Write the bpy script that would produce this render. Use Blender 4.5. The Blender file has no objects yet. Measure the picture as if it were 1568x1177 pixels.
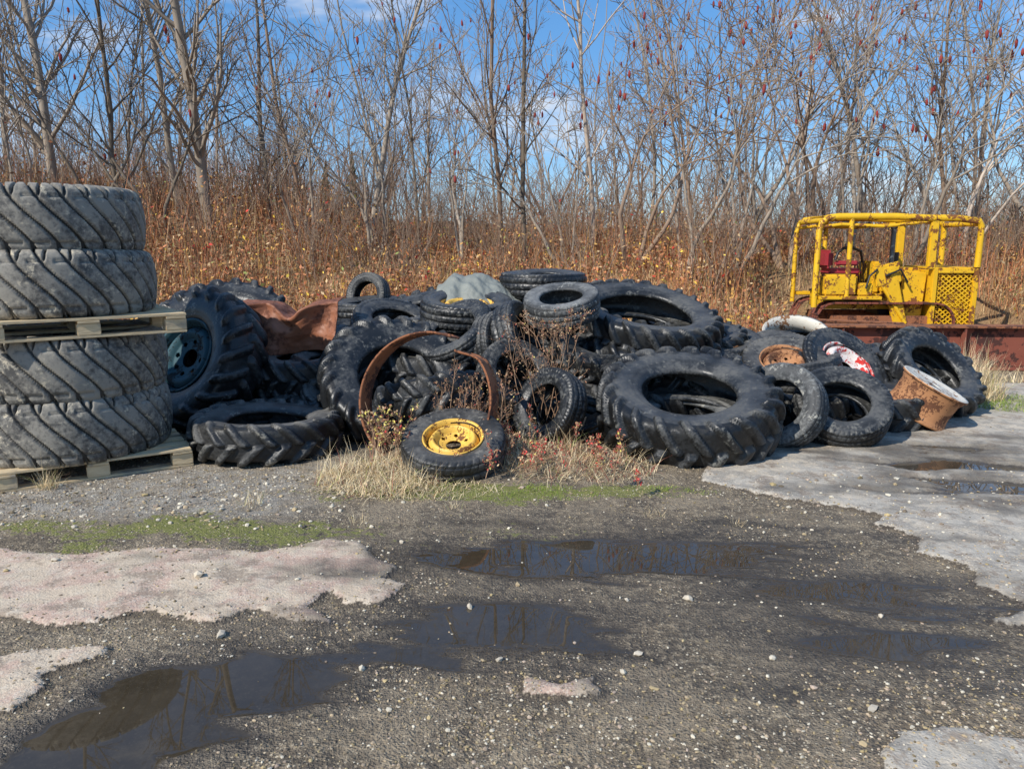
import bpy, bmesh, math, random
import numpy as np
from mathutils import Vector, Matrix, Quaternion
random.seed(7)
RS=np.random.default_rng(7)
sc=bpy.context.scene
COL=sc.collection

# ------------------------------------------------------------------ helpers
def ss(a,b,x):
    t=np.clip((x-a)/(b-a),0,1); return t*t*(3-2*t)
def _h(ix,iy,s):
    v=np.sin(ix*127.1+iy*311.7+s*74.7)*43758.5453
    return v-np.floor(v)
def vn(x,y,s=0):
    ix=np.floor(x);iy=np.floor(y);fx=x-ix;fy=y-iy
    fx=fx*fx*(3-2*fx);fy=fy*fy*(3-2*fy)
    a=_h(ix,iy,s);b=_h(ix+1,iy,s);c=_h(ix,iy+1,s);d=_h(ix+1,iy+1,s)
    return (a*(1-fx)+b*fx)*(1-fy)+(c*(1-fx)+d*fx)*fy
def fbm(x,y,s=0,o=4):
    r=0;a=.5
    for i in range(o):
        r=r+a*(vn(x,y,s+i)-.5);x=x*2.03+3.1;y=y*2.03+1.7;a*=.5
    return r
def mesh_np(name,V,F4=None,F3=None,mats=(),midx=None,smooth=False,col=None,attrs=None):
    V=np.asarray(V,dtype=np.float32).reshape(-1,3)
    li=[];st=[];o=0
    if F4 is not None and len(F4):
        F4=np.asarray(F4,dtype=np.int32);li.append(F4.ravel());st.append(np.arange(len(F4))*4);o=len(F4)*4
    if F3 is not None and len(F3):
        F3=np.asarray(F3,dtype=np.int32);li.append(F3.ravel());st.append(o+np.arange(len(F3))*3)
    li=np.concatenate(li).astype(np.int32);st=np.concatenate(st).astype(np.int32)
    me=bpy.data.meshes.new(name)
    me.vertices.add(len(V));me.vertices.foreach_set('co',V.ravel())
    me.loops.add(len(li));me.loops.foreach_set('vertex_index',li)
    me.polygons.add(len(st));me.polygons.foreach_set('loop_start',st)
    for m in mats: me.materials.append(m)
    if midx is not None: me.polygons.foreach_set('material_index',np.asarray(midx,dtype=np.int32))
    me.update(calc_edges=True)
    me.polygons.foreach_set('use_smooth',np.full(len(st),bool(smooth)))
    if col is not None:
        c=np.ones((len(V),4),dtype=np.float32);c[:,:3]=col
        a=me.color_attributes.new('Col','FLOAT_COLOR','POINT');a.data.foreach_set('color',c.ravel())
    if attrs:
        for k,v in attrs.items():
            a=me.attributes.new(k,'FLOAT','POINT');a.data.foreach_set('value',np.asarray(v,dtype=np.float32))
    me.update()
    return me
def obj(name,me,loc=(0,0,0),parent=None,rot=None,scale=None):
    o=bpy.data.objects.new(name,me);COL.objects.link(o);o.location=loc
    if parent: o.parent=parent
    if rot is not None: o.rotation_euler=rot
    if scale is not None: o.scale=scale
    return o
def empty(name,loc=(0,0,0),rot=(0,0,0)):
    e=bpy.data.objects.new(name,None);COL.objects.link(e);e.location=loc;e.rotation_euler=rot;return e

# ------------------------------------------------------------------ node helper
class NT:
    def __init__(s,name):
        s.m=bpy.data.materials.new(name);s.m.use_nodes=True;s.t=s.m.node_tree;s.t.nodes.clear()
        s.out=s.t.nodes.new('ShaderNodeOutputMaterial');s.b=s.t.nodes.new('ShaderNodeBsdfPrincipled')
        s.t.links.new(s.b.outputs[0],s.out.inputs[0])
    def set(s,i,v):
        if hasattr(v,'is_output'): s.t.links.new(v,i)
        elif isinstance(v,(tuple,list)) and i.type=='RGBA': i.default_value=(v[0],v[1],v[2],1)
        else: i.default_value=v
    def math(s,op,a,b=0.0,c=None,clamp=False):
        n=s.t.nodes.new('ShaderNodeMath');n.operation=op;n.use_clamp=clamp;s.set(n.inputs[0],a);s.set(n.inputs[1],b)
        if c is not None: s.set(n.inputs[2],c)
        return n.outputs[0]
    def mix(s,f,a,b,bt='MIX'):
        n=s.t.nodes.new('ShaderNodeMixRGB');n.blend_type=bt;s.set(n.inputs[0],f);s.set(n.inputs[1],a);s.set(n.inputs[2],b);return n.outputs[0]
    def step(s,x,a,b,lo=0.0,hi=1.0):
        n=s.t.nodes.new('ShaderNodeMapRange');n.interpolation_type='SMOOTHSTEP'
        s.set(n.inputs[0],x);n.inputs[1].default_value=a;n.inputs[2].default_value=b;n.inputs[3].default_value=lo;n.inputs[4].default_value=hi
        return n.outputs[0]
    def co(s,w='Object'): return s.t.nodes.new('ShaderNodeTexCoord').outputs[w]
    def map(s,v,scale=(1,1,1),loc=(0,0,0)):
        n=s.t.nodes.new('ShaderNodeMapping');s.set(n.inputs[0],v);n.inputs['Scale'].default_value=scale;n.inputs['Location'].default_value=loc;return n.outputs[0]
    def noise(s,v,scale,detail=3,rough=.6,dist=0):
        n=s.t.nodes.new('ShaderNodeTexNoise');s.set(n.inputs['Vector'],v);n.inputs['Scale'].default_value=scale
        n.inputs['Detail'].default_value=detail;n.inputs['Roughness'].default_value=rough;n.inputs['Distortion'].default_value=dist
        return n.outputs['Fac']
    def vor(s,v,scale):
        n=s.t.nodes.new('ShaderNodeTexVoronoi');s.set(n.inputs['Vector'],v);n.inputs['Scale'].default_value=scale
        return n
    def attr(s,name,out='Fac'):
        n=s.t.nodes.new('ShaderNodeAttribute');n.attribute_name=name;return n.outputs[out]
    def rnd(s): return s.t.nodes.new('ShaderNodeObjectInfo').outputs['Random']
    def objco(s):
        n=s.t.nodes.new('ShaderNodeVectorMath');n.operation='ADD';s.set(n.inputs[0],s.co())
        c=s.t.nodes.new('ShaderNodeCombineXYZ');r=s.math('MULTIPLY',s.rnd(),37.0)
        for i in range(3): s.set(c.inputs[i],r)
        s.set(n.inputs[1],c.outputs[0]);return n.outputs[0]
    def bump(s,h,dist=.01,st=1.0):
        n=s.t.nodes.new('ShaderNodeBump');n.inputs['Distance'].default_value=dist
        s.set(n.inputs['Strength'],st);s.set(n.inputs['Height'],h);s.t.links.new(n.outputs[0],s.b.inputs['Normal'])
    def P(s,**k):
        for a,v in k.items(): s.set(s.b.inputs[a.replace('_',' ')],v)
        return s.m

def rubber(name,dark,dust_hilite,amt=.5,rough=.62,bumpd=.004):
    n=NT(name);v=n.objco()
    big=n.noise(v,3.0,4,.65);fine=n.noise(v,32,3,.7)
    f=n.step(n.math('ADD',big,n.math('MULTIPLY',n.math('SUBTRACT',fine,.5),.7)),.62-amt*.35,.86-amt*.25)
    c=n.mix(f,dark,dust_hilite)
    c=n.mix(n.step(n.math('ADD',n.math('MULTIPLY',fine,.5),n.math('MULTIPLY',n.noise(v,9,2,.6),.5)),.56,.64),c,(dust_hilite[0]*1.8,dust_hilite[1]*1.7,dust_hilite[2]*1.5))
    g=n.t.nodes.new('ShaderNodeNewGeometry');sep=n.t.nodes.new('ShaderNodeSeparateXYZ');n.t.links.new(g.outputs['Normal'],sep.inputs[0])
    up=n.step(n.math('ADD',sep.outputs[2],n.math('MULTIPLY',n.math('SUBTRACT',big,.5),1.2)),.55,1.2,0,.75)
    c=n.mix(up,c,(dust_hilite[0]*1.3,dust_hilite[1]*1.25,dust_hilite[2]*1.2))
    c=n.mix(n.step(n.attr('lug'),.05,.7,.85,0),c,(dark[0]*.4,dark[1]*.4,dark[2]*.4))  # groove shade put into the colour: tread recesses darkened, lugs left lighter
    n.bump(fine,bumpd,.7)
    return n.P(Base_Color=c,Roughness=n.step(f,0,1,rough,.82))
M_dark=rubber('rubber_dark',(.013,.014,.015),(.075,.077,.076),.5,.38)  # dust tone raised to paint brighter highlights into this rubber
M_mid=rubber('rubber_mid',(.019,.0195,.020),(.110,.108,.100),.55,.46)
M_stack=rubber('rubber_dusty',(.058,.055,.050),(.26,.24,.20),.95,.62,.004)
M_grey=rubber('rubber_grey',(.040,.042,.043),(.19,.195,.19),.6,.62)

def paint(name,base,rust=(.16,.055,.02),th=.6,rough=.5,sc_=5,metal=0,mid=.04):
    n=NT(name);v=n.objco()
    a=n.noise(v,sc_,4,.7);b=n.noise(v,sc_*7,3,.7)
    c=n.mix(n.noise(v,sc_*1.7,2),(base[0]*.72,base[1]*.68,base[2]*.65),base)
    f=n.step(n.math('ADD',n.math('MULTIPLY',a,.65),n.math('MULTIPLY',b,.35)),th,th+mid)
    c=n.mix(f,c,n.mix(b,rust,(rust[0]*.4,rust[1]*.4,rust[2]*.45)))
    n.bump(n.math('ADD',n.math('MULTIPLY',b,.5),n.math('MULTIPLY',f,-.4)),.003,.8)
    return n.P(Base_Color=c,Roughness=n.step(f,0,1,rough,.9),Metallic=metal)
M_yel=paint('yellow_paint',(.88,.52,.014),rust=(.30,.11,.025),th=.52,sc_=3.5)
M_yrim=paint('yellow_rim_paint',(.92,.57,.10),rust=(.25,.10,.03),th=.52,sc_=10)
M_blue_shaded=paint('teal_paint_shaded',(.018,.080,.105),rust=(.015,.02,.02),th=.52,sc_=6,rough=.7)  # teal darkened so the rim's shade is in the colour
M_rust=paint('rusty_steel',(.34,.135,.06),rust=(.14,.055,.03),th=.5,rough=.85,sc_=5)
M_sheet=paint('rusted_sheet',(.34,.13,.065),rust=(.20,.07,.035),th=.46,rough=.55,sc_=3,mid=.12)
M_rustdk=paint('rust_red_beam',(.26,.075,.045),rust=(.10,.035,.025),th=.5,rough=.85,sc_=2)
M_orange=paint('orange_rust',(.48,.23,.10),rust=(.20,.08,.035),th=.5,rough=.8,sc_=9)
M_wred=paint('white_red_paint',(.80,.74,.68),rust=(.75,.04,.03),th=.50,sc_=7)
M_white=paint('cream_paint',(.74,.70,.60),rust=(.36,.17,.07),th=.53,sc_=6)
M_redseat=paint('red_vinyl',(.40,.035,.045),rust=(.08,.01,.01),th=.6,sc_=6)
M_black=paint('black_steel',(.02,.02,.02),th=.6,sc_=5)
M_pipe=paint('grey_steel',(.16,.18,.19),th=.6,rough=.4,sc_=9,metal=.5)

def woodmat():
    n=NT('pallet_wood');v=n.objco();s=n.map(v,(2,14,14))
    c=n.mix(n.noise(s,5,4),(.42,.30,.16),(.80,.64,.40));c=n.mix(n.step(n.noise(v,6,3),.52,.7),c,(.32,.27,.20))
    n.bump(n.noise(s,12,3),.003);return n.P(Base_Color=c,Roughness=.85)
M_wood=woodmat()
def tarpmat():
    n=NT('tarp_fabric');v=n.co();c=n.mix(n.noise(v,4,5),(.15,.16,.14),(.29,.30,.26))
    n.bump(n.noise(v,14,4),.01);return n.P(Base_Color=c,Roughness=.6)
M_tarp=tarpmat()
def barkmat(name,a,b):
    n=NT(name);v=n.objco();c=n.mix(n.noise(n.map(v,(1,1,.25)),9,1),a,b)
    c=n.mix(n.math('MULTIPLY',n.rnd(),.4),c,(a[0]*.6,a[1]*.57,a[2]*.55))
    return n.P(Base_Color=c,Roughness=.9)
M_bark=barkmat('bark_grey',(.22,.175,.13),(.50,.42,.33))
M_barkd=barkmat('bark_dark',(.11,.082,.055),(.28,.225,.165))
M_barkp=barkmat('bark_pale',(.42,.33,.25),(.68,.57,.46))
M_barkr=barkmat('bark_brown',(.20,.13,.085),(.42,.30,.21))
def colmat(name,rough=.8):
    n=NT(name);return n.P(Base_Color=n.attr('Col','Color'),Roughness=rough)
M_leaf=colmat('dry_plant',.8)
M_stone=colmat('stone',.85)
nn=NT('sumac_cone');M_cone=nn.P(Base_Color=nn.mix(nn.noise(nn.objco(),15,2),(.16,.02,.018),(.36,.05,.035)),Roughness=.85)

# ------------------------------------------------------------------ ground
def sdf(poly,x,y):
    p=np.array(poly,float);d=np.full(x.shape,1e9);ins=np.zeros(x.shape,bool)
    for i in range(len(p)):
        a=p[i];b=p[(i+1)%len(p)];e=b-a
        t=np.clip(((x-a[0])*e[0]+(y-a[1])*e[1])/(e@e),0,1)
        d=np.minimum(d,np.hypot(x-a[0]-t*e[0],y-a[1]-t*e[1]))
        c=((a[1]>y)!=(b[1]>y))
        if abs(e[1])>1e-9:
            xi=a[0]+(y-a[1])*e[0]/e[1]; ins^=(c&(x<xi))
    return np.where(ins,d,-d)
SL=[[(-6,3.9),(-2.68,3.82),(-2.27,3.75),(-1.83,3.84),(-1.31,3.78),(-.98,3.97),(-.80,3.92),(-.70,3.72),(-.58,3.62),(-.63,3.48),(-.50,3.40),(-.60,3.22),(-.76,3.22),(-.84,3.34),(-.90,3.2),(-.80,3.06),(-1.03,3.10),(-1.12,3.16),(-1.27,3.02),(-1.58,3.12),(-1.9,3.0),(-2.22,3.08),(-6,2.98)],
    [(-6,2.8),(-2.0,2.75),(-1.87,2.8),(-1.60,2.84),(-1.60,2.76),(-1.77,2.63),(-1.69,2.54),(-1.73,2.43),(-1.9,2.35),(-6,2.2)],
    [(1.28,5.0),(1.48,4.82),(1.72,4.62),(1.99,4.50),(2.18,4.34),(2.08,4.18),(2.22,3.98),(2.14,3.76),(2.28,3.55),(2.20,3.42),(2.30,3.2),(2.6,2.9),(9,2.5),(14,9),(5,8.6),(2.4,6.3),(1.5,5.6)],
    [(1.15,2.20),(1.28,2.28),(1.44,2.32),(1.62,2.26),(3,2.2),(3,1.2),(1.20,1.6)],
    [(.04,2.49),(.05,2.61),(.18,2.58),(.30,2.62),(.32,2.52),(.17,2.50)],
    [(2.04,3.07),(2.3,3.14),(2.6,3.0),(2.2,2.96)]]
PU=[[(-1.40,2.68),(-1.12,2.80),(-.80,2.72),(-.60,2.64),(-.60,2.50),(-.80,2.38),(-1.0,2.26),(-1.2,2.05),(-1.5,1.95),(-1.62,2.2),(-1.55,2.45),(-1.50,2.6)],]
PE=[(-.05,3.0,.60,.26),(.55,3.72,.95,.30),(1.46,3.32,.52,.16),(1.50,2.88,.45,.20),(3.1,5.4,.50,.18),(3.0,4.86,.50,.20),(3.55,5.85,.35,.10)]
def slab_s(x,y): return np.maximum.reduce([sdf(p,x,y) for p in SL])
def slab_n(x,y): return slab_s(x,y)+.06*fbm(x*5,y*5,11)+.05*fbm(x*14,y*14,12,4)
def pud_s(x,y):
    d=sdf(PU[0],x,y)
    for cx,cy,rx,ry in PE:
        q=np.hypot((x-cx)/rx,(y-cy)/ry);d=np.maximum(d,(1-q)*min(rx,ry)*.55-.01)
    return d
def pud_n(x,y):
    w=fbm(x*1.3,y*1.3,8)*.5
    return pud_s(x,y)+.34*fbm(x*2.2+w,(y+.18*x)*9+w,21,5)-.012
def mound(x,y): return .09*np.exp(-((x+.1)/1.0)**2-((y-5.45)/.42)**2)
def base_h(x,y):
    hl=1.35+.75*ss(-1.5,-6.5,x)-.15*ss(2.0,6.5,x)
    b=ss(9.6,16.5,y+1.2*fbm(x*.3,y*.3,5)) *hl + .5*ss(17,24,y)+2.2*ss(40,140,y)
    b=b*ss(-5,9,y)
    b=b*(1-ss(3.6,4.6,x)*ss(9.0,7.8,x)*ss(14.8,13.2,y))
    return b+ss(8,12,y)*.35*fbm(x*.7,y*.7,9)
def ground_h(x,y):
    x=np.asarray(x,float);y=np.asarray(y,float)
    near=ss(12,7,y)
    n=.02*fbm(x*1.3,y*1.3,3)+.014*fbm(x*9,y*9,4)
    z=n*near+.022*ss(-.02,.015,slab_n(x,y))*near
    f=ss(-.05,.02,pud_n(x,y))
    z=z*(1-f)+(-.008)*f*near
    return z+mound(x,y)+base_h(x,y)
def axis(a,b,st,lo,hi,g=1.13):
    c=list(np.arange(a,b,st));s=st;x=c[-1];r=[]
    while x<hi: s*=g;x+=s;r.append(x)
    s=st;x=a;l=[]
    while x>lo: s*=g;x-=s;l.append(x)
    return np.array(l[::-1]+c+r)
gx=axis(-4.2,4.8,.018,-700,700);gy=axis(1.7,6.4,.018,-60,900,1.09)
X,Y=np.meshgrid(gx,gy);X=X.ravel();Y=Y.ravel()
Z=ground_h(X,Y);nx=len(gx);ny=len(gy)
i=np.arange((ny-1)*(nx-1));r=i//(nx-1);c=i%(nx-1);a=r*nx+c
F=np.stack([a,a+1,a+1+nx,a+nx],1)
slab=slab_n(X,Y)
pud=pud_n(X,Y)
moss=np.maximum.reduce([.80-np.hypot((X+1.7)/1.6,(Y-4.10)/.34),1.15-np.hypot((X-.25)/1.15,(Y-4.76)/.19),1-np.hypot((X-5)/1.0,(Y-7.2)/.5),.6-np.hypot((X+3.1)/1.2,(Y-3.2)/.3)])+2.0*fbm(X*2.6,Y*5,31)-.10
dirt=ss(8.2,9.6,Y+fbm(X,Y,7)*1.2-.9*ss(2.5,5,X))
dirt=np.maximum(dirt,ss(.3,1,mound(X,Y)/.09))
def groundmat():
    n=NT('yard_ground');v=n.co('Object')
    sl=n.attr('slab');pu=n.attr('pud');mo=n.attr('moss');di=n.attr('dirt')
    n1=n.noise(v,2.2,3,.6);n2=n.noise(v,24,3,.7);n3=n.noise(v,95,1,.7);n4=n.noise(v,7,3,.75);n5=n.noise(v,3.1,3,.7)
    px=n.t.nodes.new('ShaderNodeSeparateXYZ');n.t.links.new(v,px.inputs[0])
    asp=n.mix(n.step(n1,.38,.62),(.130,.100,.066),(.25,.197,.132))
    asp=n.mix(n.step(n5,.50,.58,0,.65),asp,(.080,.063,.045))
    asp=n.mix(n.step(n2,.45,.66,0,.7),asp,(.35,.275,.18))
    asp=n.mix(n.step(n3,.54,.68,0,.7),asp,(.042,.033,.025))
    vo=n.vor(v,85)
    sp=n.t.nodes.new('ShaderNodeSeparateColor');n.t.links.new(vo.outputs['Color'],sp.inputs[0])
    dd=n.step(vo.outputs['Distance'],.45,.30)
    p1=n.math('MULTIPLY',n.math('MULTIPLY',n.step(sp.outputs[0],.52,.56),dd),n.step(n5,.36,.54))
    asp=n.mix(p1,asp,n.mix(sp.outputs[1],(.14,.105,.065),(.58,.48,.33)))
    lg=n.math('MULTIPLY',n.step(px.outputs[0],-.9,-1.7),n.math('MULTIPLY',n.step(px.outputs[1],4.15,4.45),n.step(px.outputs[1],5.6,5.2)))
    asp=n.mix(n.math('MULTIPLY',lg,n.step(n4,.4,.6,.3,.9)),asp,n.mix(n2,(.17,.15,.125),(.48,.44,.37)))
    wet=n.step(n.math('ADD',pu,n.math('MULTIPLY',n.math('SUBTRACT',n1,.5),.7)),-.26,.05)
    asp=n.mix(n.math('MULTIPLY',wet,.78),asp,n.mix(n.step(n2,.45,.65),(.030,.024,.018),(.07,.056,.04)))
    con=n.mix(n.step(px.outputs[0],.6,1.2),n.mix(n.step(n5,.44,.56),(.54,.43,.31),(.50,.35,.265)),n.mix(n.step(n5,.46,.54),(.44,.395,.325),(.33,.295,.245)))
    con=n.mix(n.step(n4,.50,.58,0,.5),con,(.60,.50,.37))
    con=n.mix(n.step(n.noise(v,5,4,.75),.52,.60,0,.7),con,(.27,.205,.15))
    con=n.mix(n.step(n2,.54,.64,0,.3),con,(.70,.62,.50))
    con=n.mix(n.step(n3,.60,.70,0,.3),con,(.22,.17,.12))
    con=n.mix(n.math('MULTIPLY',p1,.45),con,(.70,.62,.48))
    con=n.mix(n.math('MULTIPLY',wet,.80),con,(.085,.072,.057))
    jit=n.math('MULTIPLY',n.math('SUBTRACT',n2,.5),.06)
    ms=n.step(n.math('ADD',sl,jit),-.006,.006)
    edge=n.math('MULTIPLY',n.step(n.math('ADD',sl,jit),-.04,-.002),n.math('SUBTRACT',1.0,ms))
    asp=n.mix(n.math('MULTIPLY',edge,.6),asp,(.05,.038,.028))
    c=n.mix(ms,asp,con)
    mm=n.math('MULTIPLY',n.step(n.math('ADD',mo,n.math('MULTIPLY',n.math('SUBTRACT',n2,.5),2.4)),.10,.45),n.step(ms,1,0,.15,1))
    mm=n.math('MULTIPLY',mm,n.math('SUBTRACT',1.0,n.math('MULTIPLY',p1,.8)))
    c=n.mix(mm,c,n.mix(n3,(.075,.09,.016),(.27,.26,.07)))
    c=n.mix(di,c,n.mix(n2,(.16,.085,.04),(.42,.27,.13)))
    mp=n.math('MULTIPLY',n.step(n.math('ADD',pu,jit),-.016,.016),n.math('SUBTRACT',1.0,di))
    c=n.mix(n.math('MULTIPLY',mp,.85),c,n.mix(n1,(.022,.017,.010),(.075,.056,.034)))
    ro=n.math('SUBTRACT',.92,n.math('MULTIPLY',n.math('MULTIPLY',wet,n.math('SUBTRACT',1.0,ms)),.55))
    ro=n.math('ADD',n.math('MULTIPLY',ro,n.math('SUBTRACT',1.0,mp)),n.math('MULTIPLY',mp,.012))
    h=n.math('ADD',n2,n.math('MULTIPLY',n3,.6))
    n.bump(h,.016,n.math('MULTIPLY',n.math('SUBTRACT',1.0,mp),n.step(ms,0,1,1,.45)))
    return n.P(Base_Color=c,Roughness=ro,IOR=1.5)
obj('ground',mesh_np('ground',np.stack([X,Y,Z],1),F,mats=[groundmat()],smooth=True,attrs=dict(slab=slab,pud=pud,moss=moss,dirt=dirt)))

# ------------------------------------------------------------------ stones
def ico():
    bm=bmesh.new();bmesh.ops.create_icosphere(bm,subdivisions=1,radius=1)
    V=np.array([v.co[:] for v in bm.verts]);F=np.array([[v.index for v in f.verts] for f in bm.faces]);bm.free();return V,F
IV,IF=ico()
def stones(name,x,y,s,cols,sink=.2):
    N=len(x);V=IV[None]*(1+RS.uniform(-.3,.3,(N,12,1)))
    V=V*(s[:,None,None]*RS.uniform(.55,1.25,(N,1,3))*np.array([1,1,.6]))
    a=RS.uniform(0,6.28,N);ca,sa=np.cos(a)[:,None],np.sin(a)[:,None]
    W=np.stack([V[...,0]*ca-V[...,1]*sa,V[...,0]*sa+V[...,1]*ca,V[...,2]],-1)
    z=ground_h(x,y)+s*sink
    W+=np.stack([x,y,z],1)[:,None]
    F=(IF[None]+(np.arange(N)*12)[:,None,None]).reshape(-1,3)
    C=np.repeat(cols,12,0)
    obj(name,mesh_np(name,W.reshape(-1,3),F3=F,mats=[M_stone],col=C))
def gcols(N,pale=.3):
    b=np.array([.36,.275,.175])*RS.uniform(.35,1.4,(N,1));b[:,2]*=RS.uniform(.75,1.2,N);w=RS.random(N)<pale*.3;b[w]=np.array([.62,.55,.42])*RS.uniform(.8,1.1,(w.sum(),1));return b
x=RS.uniform(-4,4.8,110000);y=1.9+4.6*RS.random(110000)**1.25
dens=.18+.9*ss(-.02,.16,fbm(x*1.1,y*1.6,51))+.9*ss(-1.0,-1.8,x)*ss(4.2,4.5,y)+1.0*ss(2.9,2.2,y)*ss(-.8,0,x)
sd_=slab_n(x,y);dens*=np.where(sd_>.02,.4,1);dens+=.8*np.exp(-(sd_/.07)**2)
p=pud_n(x,y);dens*=np.where(p>-.02,.03,1)
dens*=np.where((x>-2.3)&(y>5.4),.3,1)
k=RS.random(len(x))<dens*.5
x=x[k];y=y[k];s=.002+.0066*RS.random(len(x))**2.3
stones('gravel',x,y,s,gcols(len(x),.6))
N=420;x=RS.uniform(-4,4.5,N);y=1.95+3.6*RS.random(N);p=pud_n(x,y);k=p<-.04;x=x[k];y=y[k]
lx=RS.uniform(-4,-1.0,700);ly=RS.uniform(4.15,5.1,700);x=np.r_[x,lx];y=np.r_[y,ly]
lx=RS.uniform(1.6,4,260);ly=RS.uniform(3.9,5.1,260);x=np.r_[x,lx];y=np.r_[y,ly]
stones('pebbles',x,y,.005+.014*RS.random(len(x))**2.5,gcols(len(x),1.6))
x=np.array([-1.2,-.19,.80,-.05,.52,1.6,-2.3,-1.5,1.9,.5,1.25,-.6]);y=np.array([2.93,3.20,3.26,2.75,3.24,3.10,3.65,3.45,2.3,2.8,2.42,3.95])
stones('rocks',x,y,np.array([.034,.022,.022,.018,.013,.018,.02,.03,.02,.015,.02,.02]),np.tile([[.58,.50,.38]],(12,1))*RS.uniform(.8,1.1,(12,1)),.3)

# ------------------------------------------------------------------ blades / leaves
def blades(roots,length,lean,width,cols,droop=.5,S=3):
    N=len(roots);az=RS.uniform(0,6.28,N)
    d=np.stack([np.cos(az)*lean,np.sin(az)*lean,np.ones(N)],1);d/=np.linalg.norm(d,axis=1)[:,None]
    side=np.stack([-np.sin(az+RS.normal(0,.8,N)),np.cos(az),np.zeros(N)],1)
    side/=np.linalg.norm(side,axis=1)[:,None]
    P=roots.copy();V=[];hor=np.stack([np.cos(az),np.sin(az),np.zeros(N)],1)
    for i in range(S+1):
        w=(width*(1-i/(S+.25)))[:,None]
        V.append(P-side*w);V.append(P+side*w)
        P=P+d*(length/S)[:,None]
        d=d+hor*(droop*lean/S)[:,None]-np.array([0,0,1])*(droop*lean/S)[:,None]
        d/=np.linalg.norm(d,axis=1)[:,None]
    V=np.stack(V,1);K=2*(S+1)
    f=np.array([[2*i,2*i+1,2*i+3,2*i+2] for i in range(S)])
    F=(f[None]+(np.arange(N)*K)[:,None,None]).reshape(-1,4)
    return V.reshape(-1,3),F,np.repeat(cols,K,0)
def leaves(P,size,cols):
    N=len(P);a=RS.normal(size=(N,3));a/=np.linalg.norm(a,axis=1)[:,None];b=np.cross(a,RS.normal(size=(N,3)));b/=np.linalg.norm(b,axis=1)[:,None]
    a=a*size[:,None];b=b*(size*.5)[:,None]
    V=np.stack([P-a,P-b*1,P+a,P+b],1).reshape(-1,3)
    F=np.arange(N*4).reshape(N,4);return V,F,np.repeat(cols,4,0)
def join(parts):
    V=[];F=[];C=[];o=0
    for v,f,c in parts: V.append(v);F.append(f+o);C.append(c);o+=len(v)
    return np.concatenate(V),np.concatenate(F),np.concatenate(C)
def pal(N,cols,wts,var=.3):
    cols=np.array(cols);w=np.array(wts,float);w/=w.sum();i=RS.choice(len(cols),N,p=w)
    return cols[i]*RS.uniform(1-var,1+var,(N,1))
def plantobj(name,parts):
    V,F,C=join(parts);return obj(name,mesh_np(name,V,F,mats=[M_leaf],col=C))
def on(x,y,dz=0): return np.stack([x,y,ground_h(x,y)+dz],1)

tan=(.52,.36,.19);rust=(.44,.17,.07);brn=(.27,.13,.07);yl=(.80,.54,.07);red=(.55,.05,.03);gr=(.24,.27,.07);gold=(.60,.33,.09)
N=9400;x=RS.uniform(-1,1,N);y=10.0+12*RS.random(N)**1.15;x=x*np.maximum(9,.80*y)
patch=fbm(x*.55,y*.8,44)
k=(~((x>4.2)&(x<8.4)&(y<14.2)))&(~((x>3.5)&(y<10.3)))&(patch>-.14);x=x[k];y=y[k];patch=patch[k];N=len(x)
hgt=(.25+.85*RS.random(N)**1.7)*(1+.5*ss(-2,-6,x))*(.5+.5*ss(10,13,y))*(.8+1.6*np.clip(patch+.1,0,.4))
parts=[]
S_=6;xi=np.repeat(x,S_)+RS.normal(0,.13,N*S_);yi=np.repeat(y,S_)+RS.normal(0,.13,N*S_);hi=np.repeat(hgt,S_)*RS.uniform(.5,1.3,N*S_)
parts.append(blades(on(xi,yi,-.03),hi,RS.uniform(.05,.5,N*S_),np.full(N*S_,.0065),pal(N*S_,[tan,rust,brn,gold],[2,4.4,3,1.2]),.5))
L=5;xl=np.repeat(xi,L);yl_=np.repeat(yi,L);hl=np.repeat(hi,L);M=len(xl)
P=on(xl,yl_);P[:,2]+=hl*RS.uniform(.1,1.0,M);P[:,:2]+=RS.normal(0,.10,(M,2))
zone=fbm(P[:,0]*.6,P[:,1]*.6,77)
lc=pal(M,[tan,rust,brn,yl,red,gr,gold],[2.4,4.8,3.2,.5,.4,.45,1.9])
lc*= (1+1.4*zone)[:,None]
kk=RS.random(M)<(.36+1.4*fbm(P[:,0]*1.3,P[:,1]*1.3,91))
parts.append(leaves(P[kk],RS.uniform(.014,.048,kk.sum()),lc[kk]))
plantobj('hillside_brush',parts)
N=36000;x=RS.uniform(-12,13,N);y=RS.uniform(8.9,15,N);k=(~((x>3.3)&(y<9.9)))&(~((x>4.2)&(x<8)&(y<13.8)&(y>11)));x=x[k];y=y[k];N=len(x)
plantobj('dry_grass',[blades(on(x,y,-.02),RS.uniform(.12,.42,N),RS.uniform(.1,.9,N),np.full(N,.006),pal(N,[(.66,.48,.25),(.55,.34,.15),(.34,.18,.09),(.24,.25,.08)],[3,4,3,.6])*(1+1.0*fbm(x*.8,y*.8,5))[:,None],.8)])

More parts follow.
